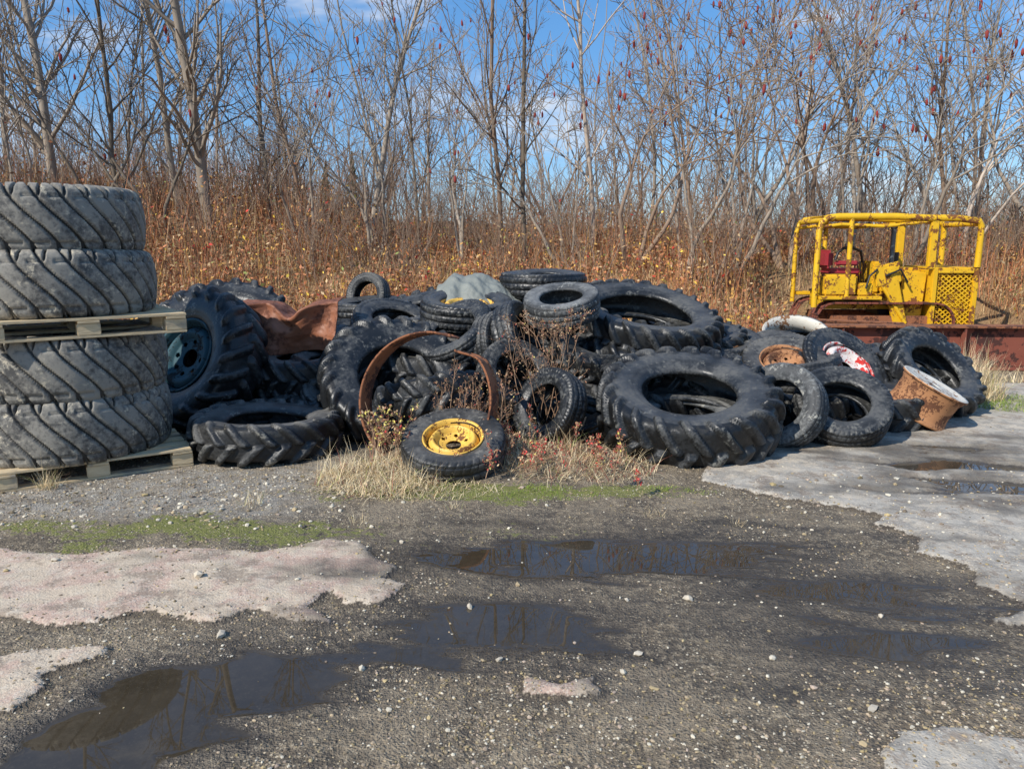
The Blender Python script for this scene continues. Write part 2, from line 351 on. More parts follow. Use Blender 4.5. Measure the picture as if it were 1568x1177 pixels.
def tuft(cx,cy,rx,ry,N,ln,cols,wts,lean=(.2,1.3),w=.0022,patch=0):
    a=RS.uniform(0,6.28,N);r=RS.random(N)**.6;x=cx+rx*r*np.cos(a);y=cy+ry*r*np.sin(a)
    if patch:
        k=fbm(x*6,y*8,61)>patch;x=x[k];y=y[k];N=len(x)
    return blades(on(x,y,-.01),RS.uniform(ln[0],ln[1],N)*(.5+1.0*vn(x*7,y*7,3)),RS.uniform(lean[0],lean[1],N),np.full(N,w),pal(N,cols,wts,.35),1.0)
dg=[(.82,.67,.42),(.68,.52,.29),(.40,.27,.14),(.36,.10,.07),(.30,.34,.09)]
plantobj('grass_clump',[tuft(-.90,5.02,.44,.34,2600,(.06,.26),dg,[5,3,1.5,.4,.6],(.3,2.0)),
    tuft(-.55,4.80,.50,.18,1500,(.03,.13),dg,[5,3,1,.2,1.5],(.3,2.5)),
    tuft(.42,5.25,.60,.32,2600,(.05,.2),dg,[4,3,2.5,2.0,.8],(.4,2.5)),
    tuft(.15,5.75,.5,.3,1200,(.08,.26),dg,[2,3,2.5,2.4,.6],(.3,2.0))])
gg=[(.14,.22,.015),(.24,.33,.03),(.42,.42,.11)]
plantobj('green_grass',[tuft(.2,4.76,1.15,.15,7500,(.010,.042),gg,[4,3,1.2],w=.0018,patch=-.03),tuft(-1.8,4.10,1.5,.28,2200,(.004,.014),gg,[2,2,2],w=.0018,patch=.05),
    tuft(5.3,7.4,.8,.5,3500,(.03,.09),gg,[3,3,2],w=.003)])
for cx,cy,n,l in [(-1.62,4.55,60,.14),(-3.05,4.85,120,.26),(-3.5,4.75,60,.2),(.85,4.35,50,.07),(1.30,4.2,30,.07),(-.9,4.25,40,.09),(-.35,4.5,40,.1)]:
    plantobj('grass_tuft',[tuft(cx,cy,.07,.06,n,(l*.4,l),dg,[4,3,1,.2,1],(.1,.9),.0014)])
plantobj('tall_dry_grass',[tuft(4.65,7.9,.45,.4,1800,(.15,.5),dg,[5,3,1,.2,.5],(.1,.7),.003),tuft(7.2,8.7,1.5,.3,1800,(.1,.35),dg,[5,3,1,.2,.5],(.1,.9),.003),tuft(2.5,9,1.2,.4,800,(.2,.5),dg,[5,3,1,.2,.5],(.1,.7),.003)])

# ------------------------------------------------------------------ branching
def grow(rs,P0,D,L,R0,S,wig,up,taper):
    N=len(P0);pts=[P0];ds=[D];P=P0;d=D
    for i in range(S):
        d=d+rs.normal(0,wig,(N,3))+np.array([0,0,up]);d=d/np.linalg.norm(d,axis=1)[:,None]
        P=P+d*(L/S)[:,None];pts.append(P);ds.append(d)
    pts=np.stack(pts,1);ds=np.stack(ds,1)
    t=np.linspace(0,1,S+1)[None];rad=R0[:,None]*(1-t*(1-taper))
    return pts,rad,ds
def tubes(pts,rad,ds,k):
    N,S1,_=pts.shape
    ref=np.zeros((N,1,3));ref[...,0]=1;bad=np.abs(ds[:,0,0])>.7;ref[bad,0]=[0,1,0]
    u=np.cross(ds,ref*np.ones_like(ds));u/=np.linalg.norm(u,axis=-1,keepdims=True)+1e-9;v=np.cross(ds,u)
    a=np.arange(k)*2*math.pi/k
    V=pts[:,:,None]+rad[:,:,None,None]*(u[:,:,None]*np.cos(a)[None,None,:,None]+v[:,:,None]*np.sin(a)[None,None,:,None])
    b=(np.arange(N)*S1*k)[:,None,None]+(np.arange(S1-1)*k)[None,:,None]
    j=np.arange(k)[None,None];j2=(j+1)%k
    F=np.stack([b+j,b+j2,b+k+j2,b+k+j],-1).reshape(-1,4)
    return V.reshape(-1,3),F
def branch(rs,par,nc,f0,f1,ang,lr,rr,S,wig,up,taper,lf=.6,rmin=.004):
    pts,rad,ds,L=par;N,S1,_=pts.shape;S0=S1-1
    idx=np.repeat(np.arange(N),nc);M=len(idx);f=rs.uniform(f0,f1,M)*S0
    i0=np.minimum(f.astype(int),S0-1);w=(f-i0)[:,None]
    P=pts[idx,i0]*(1-w)+pts[idx,i0+1]*w;R=rad[idx,i0]*(1-w[:,0])+rad[idx,i0+1]*w[:,0];d=ds[idx,i0+1]
    r=rs.normal(size=(M,3));r-=d*(r*d).sum(1)[:,None];r/=np.linalg.norm(r,axis=1)[:,None]
    a=np.radians(rs.uniform(ang*.6,ang*1.3,M))[:,None];D=d*np.cos(a)+r*np.sin(a)
    Lc=L[idx]*lr*(1-lf*f/S0)*rs.uniform(.6,1.25,M)
    p2,r2,d2=grow(rs,P,D,Lc,np.maximum(R*rr,rmin),S,wig,up,taper)
    return (p2,r2,d2,Lc)
def treemesh(name,seed,n0,H,R,lean,levels,mat,cones=0,spread=.15,wig0=.05):
    rs=np.random.default_rng(seed)
    a=rs.uniform(0,6.28,n0);P0=np.stack([np.cos(a)*spread*rs.random(n0),np.sin(a)*spread*rs.random(n0),np.full(n0,-.25)],1)
    if n0==1:P0[:,:2]=0
    a=rs.uniform(0,6.28,n0);D=np.stack([np.cos(a)*lean,np.sin(a)*lean,np.ones(n0)],1);D/=np.linalg.norm(D,axis=1)[:,None]
    L=H*rs.uniform(.75,1.05,n0)
    cur=grow(rs,P0,D,L,R*rs.uniform(.6,1.1,n0),10,wig0,.02,.3)+(L,)
    V,F=tubes(cur[0],cur[1],cur[2],7);VV=[V];FF=[F];o=len(V)
    for lv in levels:
        k=lv.pop('k',3);cur=branch(rs,cur,**lv);V,F=tubes(cur[0],cur[1],cur[2],k);VV.append(V);FF.append(F+o);o+=len(V)
    V4=np.concatenate(VV);F4=np.concatenate(FF)
    nb=len(F4);mi=[0]*nb;T=None
    mats=[mat]
    tips=cur[0][:,-1];VA=V4
    if cones:
        k=rs.random(len(tips))<cones;tp=tips[k];N=len(tp)
        s=rs.uniform(.6,1.2,(N,1,1))
        C=IV[None]*np.array([.028,.028,.075])*s*rs.uniform(.8,1.2,(N,12,1));C=C+tp[:,None]+np.array([0,0,.05])
        VA=np.r_[V4,C.reshape(-1,3)];T=(IF[None]+(np.arange(N)*12)[:,None,None]).reshape(-1,3)+o
        mats.append(M_cone);mi+= [1]*len(T)
    return mesh_np(name,VA,F4,T,mats=mats,midx=mi,smooth=True),V4,F4
def polar(seed,H,R,mat,nc=(24,6,4),lean=.06):
    return treemesh('tall_bare_tree',seed,1,H,R,lean,[
      dict(nc=nc[0],f0=.15,f1=1,ang=44,lr=.32,rr=.5,S=6,wig=.13,up=.09,taper=.3,k=4,rmin=.012),
      dict(nc=nc[1],f0=.2,f1=1,ang=40,lr=.45,rr=.55,S=4,wig=.14,up=.05,taper=.4,rmin=.007),
      dict(nc=nc[2],f0=.2,f1=1,ang=38,lr=.5,rr=.6,S=3,wig=.14,up=.04,taper=.5,rmin=.0048)],mat,wig0=.06)
def sumac(seed,H,R,mat,cones):
    return treemesh('sumac',seed,3,H*.5,R,.38,[
      dict(nc=3,f0=.75,f1=1,ang=34,lr=.75,rr=.8,S=6,wig=.15,up=.06,taper=.55,lf=.1,k=5,rmin=.014),
      dict(nc=3,f0=.5,f1=1,ang=40,lr=.7,rr=.75,S=5,wig=.16,up=.07,taper=.55,lf=.1,k=4,rmin=.010),
      dict(nc=3,f0=.4,f1=1,ang=40,lr=.68,rr=.75,S=4,wig=.16,up=.08,taper=.6,lf=.1,rmin=.008),
      dict(nc=2,f0=.3,f1=1,ang=38,lr=.75,rr=.8,S=3,wig=.15,up=.10,taper=.7,lf=.1,rmin=.0068)],mat,cones=cones,wig0=.12)
def shrub(seed,H,mat):
    return treemesh('shrub',seed,11,H,.015,.38,[
      dict(nc=6,f0=.2,f1=1,ang=34,lr=.42,rr=.6,S=4,wig=.14,up=.08,taper=.4,rmin=.006),
      dict(nc=4,f0=.2,f1=1,ang=38,lr=.5,rr=.7,S=3,wig=.14,up=.05,taper=.5,rmin=.0045)],mat,spread=.5,wig0=.11)
T_pol=[polar(11,10.5,.10,M_bark,lean=.12),polar(12,9.0,.075,M_barkd),polar(13,9.5,.07,M_bark,lean=.14),polar(14,8.2,.06,M_barkr),polar(15,11,.085,M_barkp,lean=.1),polar(16,8.5,.055,M_barkd)]
T_sum=[sumac(21,6.2,.06,M_bark,.14),sumac(22,5.6,.055,M_bark,.14),sumac(23,6.6,.065,M_barkr,.12),sumac(24,5.2,.05,M_barkp,.16),sumac(25,5.0,.05,M_bark,0.03),sumac(26,5.8,.055,M_barkd,.03)]
T_shr=[shrub(31,2.6,M_bark),shrub(32,3.2,M_bark),shrub(33,2.2,M_barkp),shrub(34,2.8,M_barkd)]
T_far=[polar(41,10.5,.08,M_bark,(20,5,3)),polar(42,9.5,.07,M_bark,(20,5,3),.1),polar(43,11,.08,M_bark,(18,5,3))]
T_hor=[polar(51,9,.08,M_bark,(16,5,2)),polar(52,8,.08,M_bark,(16,5,2))]
rr=np.random.default_rng(99)
def plant(name,T,x,y,s=1):
    me=T[0] if isinstance(T,tuple) else T
    z=float(ground_h(np.array([x]),np.array([y]))[0])
    return obj(name,me,(x,y,z),None,rot=(rr.normal(0,.03),0,rr.uniform(0,6.28)),scale=(s,s,s*rr.uniform(.92,1.1)))
for x_,y_,m,s in [(-7.6,15.2,1,1.0),(-7.0,16.6,2,1.0),(-5.9,15.5,0,1.05),(-5.2,16.9,1,1.0),(-4.3,16,3,.9),(-3.1,16.8,2,1),(-1.9,16.0,5,1),
    (-.2,15.6,3,1),(.25,14.9,1,1.0),(1.7,16.2,4,.9),(3.6,15.8,3,.85),(6.1,17.0,4,.70),(8.3,18,2,.9),(9.8,17.8,3,1),(12.2,18,2,1),
    (-9.3,16,0,1.0),(-10.8,17,2,1.0),(-8.5,17.5,5,1)]:
    plant('bare_tree',T_pol[m],x_,y_,s)
for x_,y_,m,s in [(-9.0,14.6,4,1),(-8.0,15.0,5,1.0),(-6.5,14.8,5,1),(-3.9,15.0,4,.9),(-2.6,15.2,4,1),(-1.0,14.8,0,.8),(1.0,14.4,1,.85),(2.2,14.4,2,.95),(3.1,14.0,0,.9),(4.3,14.8,1,1.0),
    (5.4,15.2,2,1.1),(6.6,15.4,0,1.1),(7.9,15.2,1,1.1),(9.0,15.8,3,1.25),(10.2,14.9,0,1.2),(11.6,15.6,1,1.2),(7.0,17.0,2,1.2),(12.8,16.0,2,1.2),(5.0,17.4,0,1.2),(9.8,17.2,1,1.3),(11.2,13.6,4,.8)]:
    plant('sumac_tree',T_sum[m],x_,y_,s)
def forest(name,srcs,items,mat):
    VV=[];FF=[];o=0
    for (x_,y_,s) in items:
        _,V,F=srcs[int(rr.integers(len(srcs)))];a=rr.uniform(0,6.28);ca,sa=math.cos(a)*s,math.sin(a)*s
        z=float(ground_h(np.array([x_]),np.array([y_]))[0])
        W=np.stack([V[:,0]*ca-V[:,1]*sa+x_,V[:,0]*sa+V[:,1]*ca+y_,V[:,2]*s*rr.uniform(.9,1.1)+z],1);VV.append(W);FF.append(F+o);o+=len(W)
    obj(name,mesh_np(name,np.concatenate(VV),np.concatenate(FF),mats=[mat],smooth=True))
def far_items(N,y0,dy,sp,s0,s1,pw=1.2):
    r=[]
    for i in range(N):
        y_=y0+dy*rr.random()**pw;u_=((i+rr.random())/N*2-1)*sp
        r.append((u_*y_,y_,rr.uniform(s0,s1)))
    return r
forest('distant_woodland',T_far,far_items(50,18.5,20,.78,.55,.95),M_bark)
forest('woodland_horizon',T_hor,far_items(75,42,35,.80,.6,.95),M_barkr)
forest('distant_scrub',[T_sum[4],T_sum[5]],far_items(22,17.5,10,.75,.7,1.1),M_barkr)
it=[q for q in far_items(120,13.2,8,.75,.4,.9) if not (3.8<q[0]<8.4 and q[1]<14.6)]+far_items(90,19,9,.78,.5,.95)
forest('undergrowth_thicket',T_shr,it,M_barkr)
def spruce(seed):
    rs=np.random.default_rng(seed);N=5200;h=rs.random(N)**.8;r=(1-h)*1.5*(.35+.65*rs.random(N)**.5)*(.75+.25*np.sin(h*60));a=rs.uniform(0,6.28,N)
    P=np.stack([r*np.cos(a),r*np.sin(a),.4+h*6.5-r*.25],1)
    V,F,C=leaves(P,rs.uniform(.05,.13,N),pal(N,[(.04,.07,.03),(.07,.10,.04)],[1,1]))
    p,ra,d=grow(rs,np.zeros((1,3)),np.array([[0,0,1.]]),np.array([6.8]),np.array([.1]),6,.01,.02,.1);V2,F2=tubes(p,ra,d,6)
    return mesh_np('spruce',np.r_[V,V2],np.r_[F,F2+len(V)],mats=[M_leaf],col=np.r_[C,np.tile([[.08,.06,.04]],(len(V2),1))])
SPM=spruce(1)
for x_,y_,s in [(-10.5,44,.5),(-9.2,46,.55)]:
    plant('spruce_tree',SPM,x_,y_,s)

# ------------------------------------------------------------------ tires
def catmull(P,m):
    P=np.array(P,float);Q=[];n=len(P)
    for i in range(n-1):
        p0=P[max(i-1,0)];p1=P[i];p2=P[i+1];p3=P[min(i+2,n-1)]
        for t in np.linspace(0,1,12,endpoint=False):
            Q.append(.5*((2*p1)+(-p0+p2)*t+(2*p0-5*p1+4*p2-p3)*t*t+(-p0+3*p1-3*p2+p3)*t**3))
    Q.append(P[-1]);Q=np.array(Q);s=np.r_[0,np.cumsum(np.linalg.norm(np.diff(Q,axis=0),axis=1))]
    u=np.linspace(0,s[-1],m);return np.stack([np.interp(u,s,Q[:,0]),np.interp(u,s,Q[:,1])],1),u
def tire(name,R,W,rb,kind,n=22,depth=.03,mat=None,wob=0.0,nth=None,m=58,sl=.9,seed=0,th=.14):
    H=R-rb
    if kind=='car': half=[(.33,0),(.40,.03),(.45,.2),(.5,.45),(.49,.68),(.46,.86),(.41,.96),(.25,.995),(0,1)]
    else: half=[(.29,0),(.36,.02),(.43,.16),(.49,.38),(.5,.56),(.49,.74),(.46,.88),(.39,.955),(.22,.99),(0,1)]
    P=[(-a*W,rb+b*H) for a,b in half]+[(a*W,rb+b*H) for a,b in half[::-1][1:]]
    Q,u=catmull(P,m);uc=u[-1]/2
    c=np.array([0,rb+.45*H]);In,_=catmull(P,18);In=c+(In-c)*(1-th*1.3);In=In[::-1]
    s70=abs(np.interp(rb+.70*H,Q[:m//2,1],u[:m//2])-uc)
    t=(u-uc)/s70
    if nth is None: nth=n*16 if kind!='car' else 260
    TH=np.arange(nth)*2*math.pi/nth
    A,Tt=np.meshgrid(TH,t,indexing='ij');at=np.abs(Tt)
    ph=A*n/(2*math.pi)
    if kind=='tractor':
        f=(ph+sl*at+.5*(Tt>0))%1
        d=ss(0,.07,f)*(1-ss(.34,.43,f))*(1-ss(.98,1.12,at))
    elif kind=='loader':
        f=(ph+1.25*Tt+.18*np.sin(3.4*Tt))%1
        d=1-ss(0,.045,f)*(1-ss(.14,.19,f))
        f2=(ph-.30*Tt*np.sign(Tt)+.35+.5*(Tt>0))%1
        d*=1-.9*ss(0,.04,f2)*(1-ss(.11,.15,f2))*ss(.50,.56,at)
        f3=(ph+.5+.2*Tt)%1
        d*=1-.55*(1-ss(.018,.04,np.abs(at-.50)))*ss(.3,.4,f3)
        d*=(1-ss(.98,1.06,at))
    elif kind=='car':
        g=1
        for cc in (-.62,-.2,.2,.62): g=g*ss(.035,.07,np.abs(Tt-cc))
        f=(ph+.35*np.sin(5*Tt))%1
        d=g*(1-.75*(1-ss(.12,.2,f)))*(1-ss(.95,1.05,at))
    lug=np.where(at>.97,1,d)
    d=d*depth*(.9+.2*vn(A*6,Tt*3,seed))
    hh=(Q[:,1]-rb)/H
    rib=.0035*np.exp(-((hh-.14)/.02)**2)+.0025*np.exp(-((hh-.30)/.015)**2)+.003*np.exp(-((hh-.60)/.02)**2)
    rib=rib*(np.abs(t)>1.0)*(R/.6)
    d=d+rib[None]
    dirv=(Q-c)/np.linalg.norm(Q-c,axis=1)[:,None]
    zz=Q[None,:,0]+dirv[None,:,0]*d;rr_=Q[None,:,1]+dirv[None,:,1]*d
    zi=np.tile(In[:,0],(nth,1));ri=np.tile(In[:,1],(nth,1))
    lug=np.concatenate([lug,np.ones_like(zi)],1)
    zz=np.concatenate([zz,zi],1);rr_=np.concatenate([rr_,ri],1);K=zz.shape[1]
    A=np.tile(TH[:,None],(1,K))
    zz=zz+wob*W*np.sin(2*A+seed)+wob*.4*W*np.sin(3*A+seed*2);rr_=rr_*(1+wob*.25*np.sin(2*A+seed*1.7))
    V=np.stack([rr_*np.cos(A),rr_*np.sin(A),zz],-1).reshape(-1,3)
    i=np.arange(nth)[:,None];j=np.arange(K)[None];i2=(i+1)%nth;j2=(j+1)%K
    F=np.stack([i*K+j,i2*K+j,i2*K+j2,i*K+j2],-1).reshape(-1,4)
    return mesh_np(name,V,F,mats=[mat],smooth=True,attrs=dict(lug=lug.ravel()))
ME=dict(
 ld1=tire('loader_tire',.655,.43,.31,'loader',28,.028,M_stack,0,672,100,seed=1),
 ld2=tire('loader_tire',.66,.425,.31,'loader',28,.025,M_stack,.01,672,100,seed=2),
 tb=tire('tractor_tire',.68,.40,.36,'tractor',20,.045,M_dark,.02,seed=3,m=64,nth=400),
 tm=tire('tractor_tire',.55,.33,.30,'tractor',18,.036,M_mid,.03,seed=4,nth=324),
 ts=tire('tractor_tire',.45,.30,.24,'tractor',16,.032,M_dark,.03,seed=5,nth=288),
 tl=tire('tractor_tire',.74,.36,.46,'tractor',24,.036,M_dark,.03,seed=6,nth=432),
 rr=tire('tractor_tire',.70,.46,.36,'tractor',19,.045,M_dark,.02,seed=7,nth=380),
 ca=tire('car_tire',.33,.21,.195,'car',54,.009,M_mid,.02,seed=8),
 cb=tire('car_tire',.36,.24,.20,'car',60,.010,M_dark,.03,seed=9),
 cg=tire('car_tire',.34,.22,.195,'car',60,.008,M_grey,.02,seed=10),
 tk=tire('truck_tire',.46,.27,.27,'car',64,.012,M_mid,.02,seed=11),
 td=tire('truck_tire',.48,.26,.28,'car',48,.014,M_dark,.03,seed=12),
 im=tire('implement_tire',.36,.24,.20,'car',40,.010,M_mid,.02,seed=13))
NM=dict(ld1='loader_tire',ld2='loader_tire',tb='tractor_tire',tm='tractor_tire',ts='tractor_tire',tl='tractor_tire',rr='tractor_tire',ca='car_tire',cb='car_tire',cg='car_tire',tk='truck_tire',td='truck_tire',im='implement_tire')
def put(key,loc,nrm=(0,0,1),spin=0,s=1,zs=1):
    o=obj(NM[key],ME[key],loc,scale=(s,s,s*zs));o.rotation_mode='QUATERNION'
    o.rotation_quaternion=Vector((0,0,1)).rotation_difference(Vector(nrm).normalized())@Quaternion((0,0,1),spin);return o
def revolve(prof,nth=96,holes=None):
    prof=np.array(prof,float);K=len(prof)
    TH=np.linspace(0,2*math.pi,nth,endpoint=False)
    V=np.stack([prof[None,:,0]*np.cos(TH)[:,None],prof[None,:,0]*np.sin(TH)[:,None],np.tile(prof[:,1],(nth,1))],-1).reshape(-1,3)
    i=np.arange(nth)[:,None];j=np.arange(K-1)[None];i2=(i+1)%nth
    F=np.stack([i*K+j,i2*K+j,i2*K+j+1,i*K+j+1],-1).reshape(-1,4)
    if holes:
        rh,nh,sz=holes;cen=V[F].mean(1);keep=np.ones(len(F),bool)
        for q in range(nh):
            a=2*math.pi*q/nh;keep&=np.hypot(cen[:,0]-rh*math.cos(a),cen[:,1]-rh*math.sin(a))>sz
        F=F[keep]
    return V,F
def disc_rim(name,r,w,mat,off=.3,nh=6):
    z=w*.5
    barrel=[(r*1.06,z),(r*1.05,z+.012),(r*.99,z+.006),(r*.97,z-.03),(r*.90,z-.06),(r*.88,0),(r*.90,-z+.06),(r*.97,-z+.03),(r*.99,-z),(r*1.06,-z)]
    V,F=revolve(barrel,96)
    zo=z*off
    rr2=np.linspace(.885,.26,30);prof=[(r*a,zo+.05*math.sin(max(0,min(1,(.885-a)/.35))*math.pi) -.02*max(0,(.5-a))*4) for a in rr2]
    V2,F2=revolve(prof,120,(r*.46,nh,r*.062))
    return mesh_np(name,np.r_[V,V2],np.r_[F,F2+len(V)],mats=[mat],smooth=True)
def rimon(t,key_r,w,mat,off=.3,nh=6):
    o=obj('rim',disc_rim('rim',key_r,w,mat,off,nh),parent=t);m=o.modifiers.new('s','SOLIDIFY');m.thickness=.006;return o

SX,SY=-3.24,5.52
def rbox(sx,sy,sz,bev,mat,name='part'):
    bm=bmesh.new();bmesh.ops.create_cube(bm,size=1);bmesh.ops.scale(bm,vec=(sx,sy,sz),verts=bm.verts)
    if bev: bmesh.ops.bevel(bm,geom=bm.edges[:],offset=bev,segments=2,affect='EDGES')
    me=bpy.data.meshes.new(name);bm.to_mesh(me);bm.free();me.materials.append(mat);return me
def pallet(x,y,z,rz):
    e=empty('wooden_pallet',(x,y,z),(0,0,rz));Lx,Ly=1.22,1.02
    for i in range(3):
        for j in range(3):
            obj('block',rbox(.14,.10,.078,.004,M_wood),(-Lx/2+.07+i*(Lx-.14)/2,-Ly/2+.06+j*(Ly-.12)/2,.058),e,(0,0,random.uniform(-.03,.03)))
    for j in range(3): obj('bottom_board',rbox(Lx,.10,.018,.003,M_wood),(0,-Ly/2+.06+j*(Ly-.12)/2,.009),e)
    for i in range(3): obj('stringer_board',rbox(.13,Ly,.018,.003,M_wood),(-Lx/2+.07+i*(Lx-.14)/2,0,.1065),e)
    for j in range(7): obj('deck_board',rbox(Lx+random.uniform(-.02,.02),.10,.018,.003,M_wood),(random.uniform(-.01,.01),-Ly/2+.055+j*(Ly-.11)/6,.1255),e,(0,0,random.uniform(-.012,.012)))
pr=math.radians(33)
pallet(SX+.14,SY-.03,.0,pr)
put('ld1',(SX,SY,.135+.21),(0,0,1),.4);put('ld2',(SX-.01,SY+.01,.135+.21+.418),(.004,0,1),1.3)
pallet(SX+.16,SY-.06,.975,pr+.05)
put('ld2',(SX-.04,SY,1.110+.21),(0,.006,1),2.2);put('ld1',(SX-.08,SY+.02,1.110+.21+.416),(-.01,0,1),3.6,.98)

# --- pile (world positions)
put('tm',(-1.90,5.83,.155),(.03,.02,1),.3,1.0,.80)
b=put('rr',(-2.80,6.75,.56),(-.42,-.78,.46),.2,.90);rimon(b,.36,.36,M_blue_shaded,.55,8)
put('rr',(-2.85,7.65,.72),(.10,-.50,.86),1,.90)
put('tb',(-3.4,7.9,.45),(.1,-.3,1),1)
put('tm',(-1.93,7.15,.18),(.05,-.05,1),.5,.95);put('tm',(-1.90,7.1,.46),(-.05,-.1,1),1.5,.92)
put('tb',(-.98,6.45,.40),(.22,-.62,.74),.4,.93)
put('ts',(-.66,6.15,.34),(-.15,.25,.95),.4,.95)
put('td',(-.50,6.85,.78),(-.45,-.45,.80),.4,.78)
put('ca',(-.12,6.75,.70),(.75,-.5,.25),.4,.9)
y1=put('im',(-.41,5.26,.165),(-.02,-.36,.93),.4);rimon(y1,.205,.20,M_yrim,.5,6)
put('cb',(.30,5.98,.31),(-.66,-.62,.42),.4,.85)
put('ca',(.02,6.35,.50),(.3,-.6,.5),.4,.95)
put('cb',(.08,6.75,.75),(.75,-.35,.45),.8,.95)
put('tb',(1.38,5.90,.325),(-.03,-.30,.95),.1,1.0)
put('cg',(1.42,6.1,.16),(.0,-.1,1),.1,1.15)
put('tm',(1.05,6.75,.22),(.1,-.1,1),.1);put('td',(.7,6.35,.28),(-.5,-.4,.7),.1,.9)
put('cg',(2.15,6.0,.31),(-.62,-.66,.42),.1)
put('cb',(2.66,6.08,.28),(-.12,-.62,.78),.1,1.02)
o1=put('im',(2.47,6.9,.46),(-.08,-.46,.88),.1,1.05);rimon(o1,.205,.20,M_orange,.5,6)
o2=put('td',(3.04,7.0,.42),(.35,-.62,.70),.1,.92);rimon(o2,.285,.2,M_wred,.9,0)
put('ts',(3.96,7.2,.36),(.30,-.60,.74),.1,1.05);put('ts',(4.0,7.8,.25),(.2,-.2,.9),.4,1.0)
put('ca',(3.36,6.72,.095),(0,0,1),.4,.80)
put('cg',(.44,6.8,1.05),(-.12,-.28,.95),.4,.97)
put('td',(.32,8.0,1.17),(0,-.03,1),.4,.92)
put('tl',(1.25,7.35,.84),(.12,-.26,.96),.4,.98);put('tb',(1.25,7.15,.54),(.05,-.12,.98),.9,.95)
put('cb',(2.15,7.5,.62),(.1,-.3,.9),.4,.8);q=put('im',(2.0,7.3,.58),(0,-.2,1),0,.8);rimon(q,.205,.2,M_orange,.6,5)
q=put('td',(-.43,7.35,.96),(.03,-.16,1),.4,.90);rimon(q,.285,.15,M_yrim,.5,5)
put('ca',(-1.58,8.5,1.02),(-.35,-.85,.25),.4,.74);put('td',(-1.48,8.15,.88),(0,-.05,1),.4,.85)
put('td',(-1.15,7.6,.75),(.3,-.3,.85),.4,.9);put('tb',(-.95,7.9,.80),(-.25,-.2,.95),.4,.85)
put('tk',(-.8,7.2,.64),(-.2,-.4,.85),.4,.85)
put('tm',(.75,6.95,.66),(.25,-.45,.85),.4,.85);put('td',(.35,7.2,.74),(0,-.3,.9),0,.9)
put('tk',(2.75,7.5,.45),(.1,-.3,.9),.4,.95);put('tk',(3.45,7.5,.36),(.3,-.2,.9),.4,.9);put('td',(3.1,8.0,.5),(.0,-.2,.9),.4,.9)
put('tm',(2.2,6.7,.25),(.2,-.2,.9),.4,.8);put('tk',(1.85,6.75,.35),(.2,-.5,.8),.4,.85)
put('tm',(-.2,7.0,.42),(.2,-.3,.9),.4,.9);put('tk',(-1.45,6.7,.22),(.2,-.3,.9),.4,.9)
keys=['tm','tk','td','ts','tb']
for lay,(zz,y0,yb) in enumerate([(.18,6.7,8.6),(.42,7.1,8.4),(.62,7.5,8.2)]):
    for ix in range(8 if lay<2 else 5):
        for iy in range(2):
            xx=(-2.4 if lay<2 else -1.4)+ix*.82+random.uniform(-.1,.1);yy=y0+(yb-y0)*iy+random.uniform(-.1,.1)
            if lay and xx>3.0: continue
            put(random.choice(keys[:4]),(xx,yy,zz),(random.uniform(-.15,.15),random.uniform(-.2,.1),1),random.random()*6,.9)

def ring():
    nt=150;A=np.linspace(math.radians(68),math.radians(68+352),nt);K=6
    r=.5*(1+.02*np.sin(2*A));t=np.linspace(0,1,nt);r=r-.075*ss(.93,1,t)
    ws=np.array([-.10,-.094,-.03,.03,.094,.10]);bul=np.array([.012,.0,.004,.004,.0,.012])
    rr_=r[:,None]+bul[None];V=np.stack([rr_*np.cos(A)[:,None],rr_*np.sin(A)[:,None],np.tile(ws,(nt,1))+.012*fbm(A[:,None]*3,ws[None]*9,4)],-1).reshape(-1,3)
    i=np.arange(nt-1)[:,None];j=np.arange(K-1)[None];F=np.stack([i*K+j,(i+1)*K+j,(i+1)*K+j+1,i*K+j+1],-1).reshape(-1,4)
    o=obj('rusty_steel_hoop',mesh_np('hoop',V,F,mats=[M_rust],smooth=True),(-.62,5.60,.44));o.modifiers.new('s','SOLIDIFY').thickness=.008
    o.rotation_mode='QUATERNION'
    zax=Vector((-.22,-.93,.16)).normalized();up=Vector((0,0,1));xax=up.cross(zax).normalized();yax=zax.cross(xax)
    o.rotation_quaternion=Matrix((xax,yax,zax)).transposed().to_quaternion()
ring()
def sheet():
    nx_,ny_=110,70;s_,t_=np.meshgrid(np.linspace(-.47,.47,nx_),np.linspace(0,1,ny_))
    notch=.13*np.exp(-((s_-.02)/.11)**2)
    y_=np.where(t_<.30,.30*(.30-t_)/.30,0)-.06*np.maximum(t_-.30,0)
    z_=-np.maximum(t_-.30,0)*.62-notch*(1-.85*ss(.30,1,t_))+.05*s_
    y_=y_+notch*.8*ss(.15,.5,t_)-.08*np.sin((s_*1.6+t_*.5)*6)*ss(0,.4,t_)
    z_=z_+.07*fbm(s_*3.5,t_*2.5,3);y_=y_+.05*fbm(s_*6,t_*5,13)
    s2=s_+.03*fbm(t_*4,s_*4,9)
    V=np.stack([s2,y_,z_],-1).reshape(-1,3);i=np.arange((ny_-1)*(nx_-1));r=i//(nx_-1);c=i%(nx_-1);a=r*nx_+c
    o=obj('crumpled_rusty_sheet',mesh_np('sheet',V,np.stack([a,a+1,a+1+nx_,a+nx_],1),mats=[M_sheet],smooth=True),(-2.06,7.02,1.04),rot=(.10,.02,-.06))
    o.modifiers.new('s','SOLIDIFY').thickness=.006
sheet()
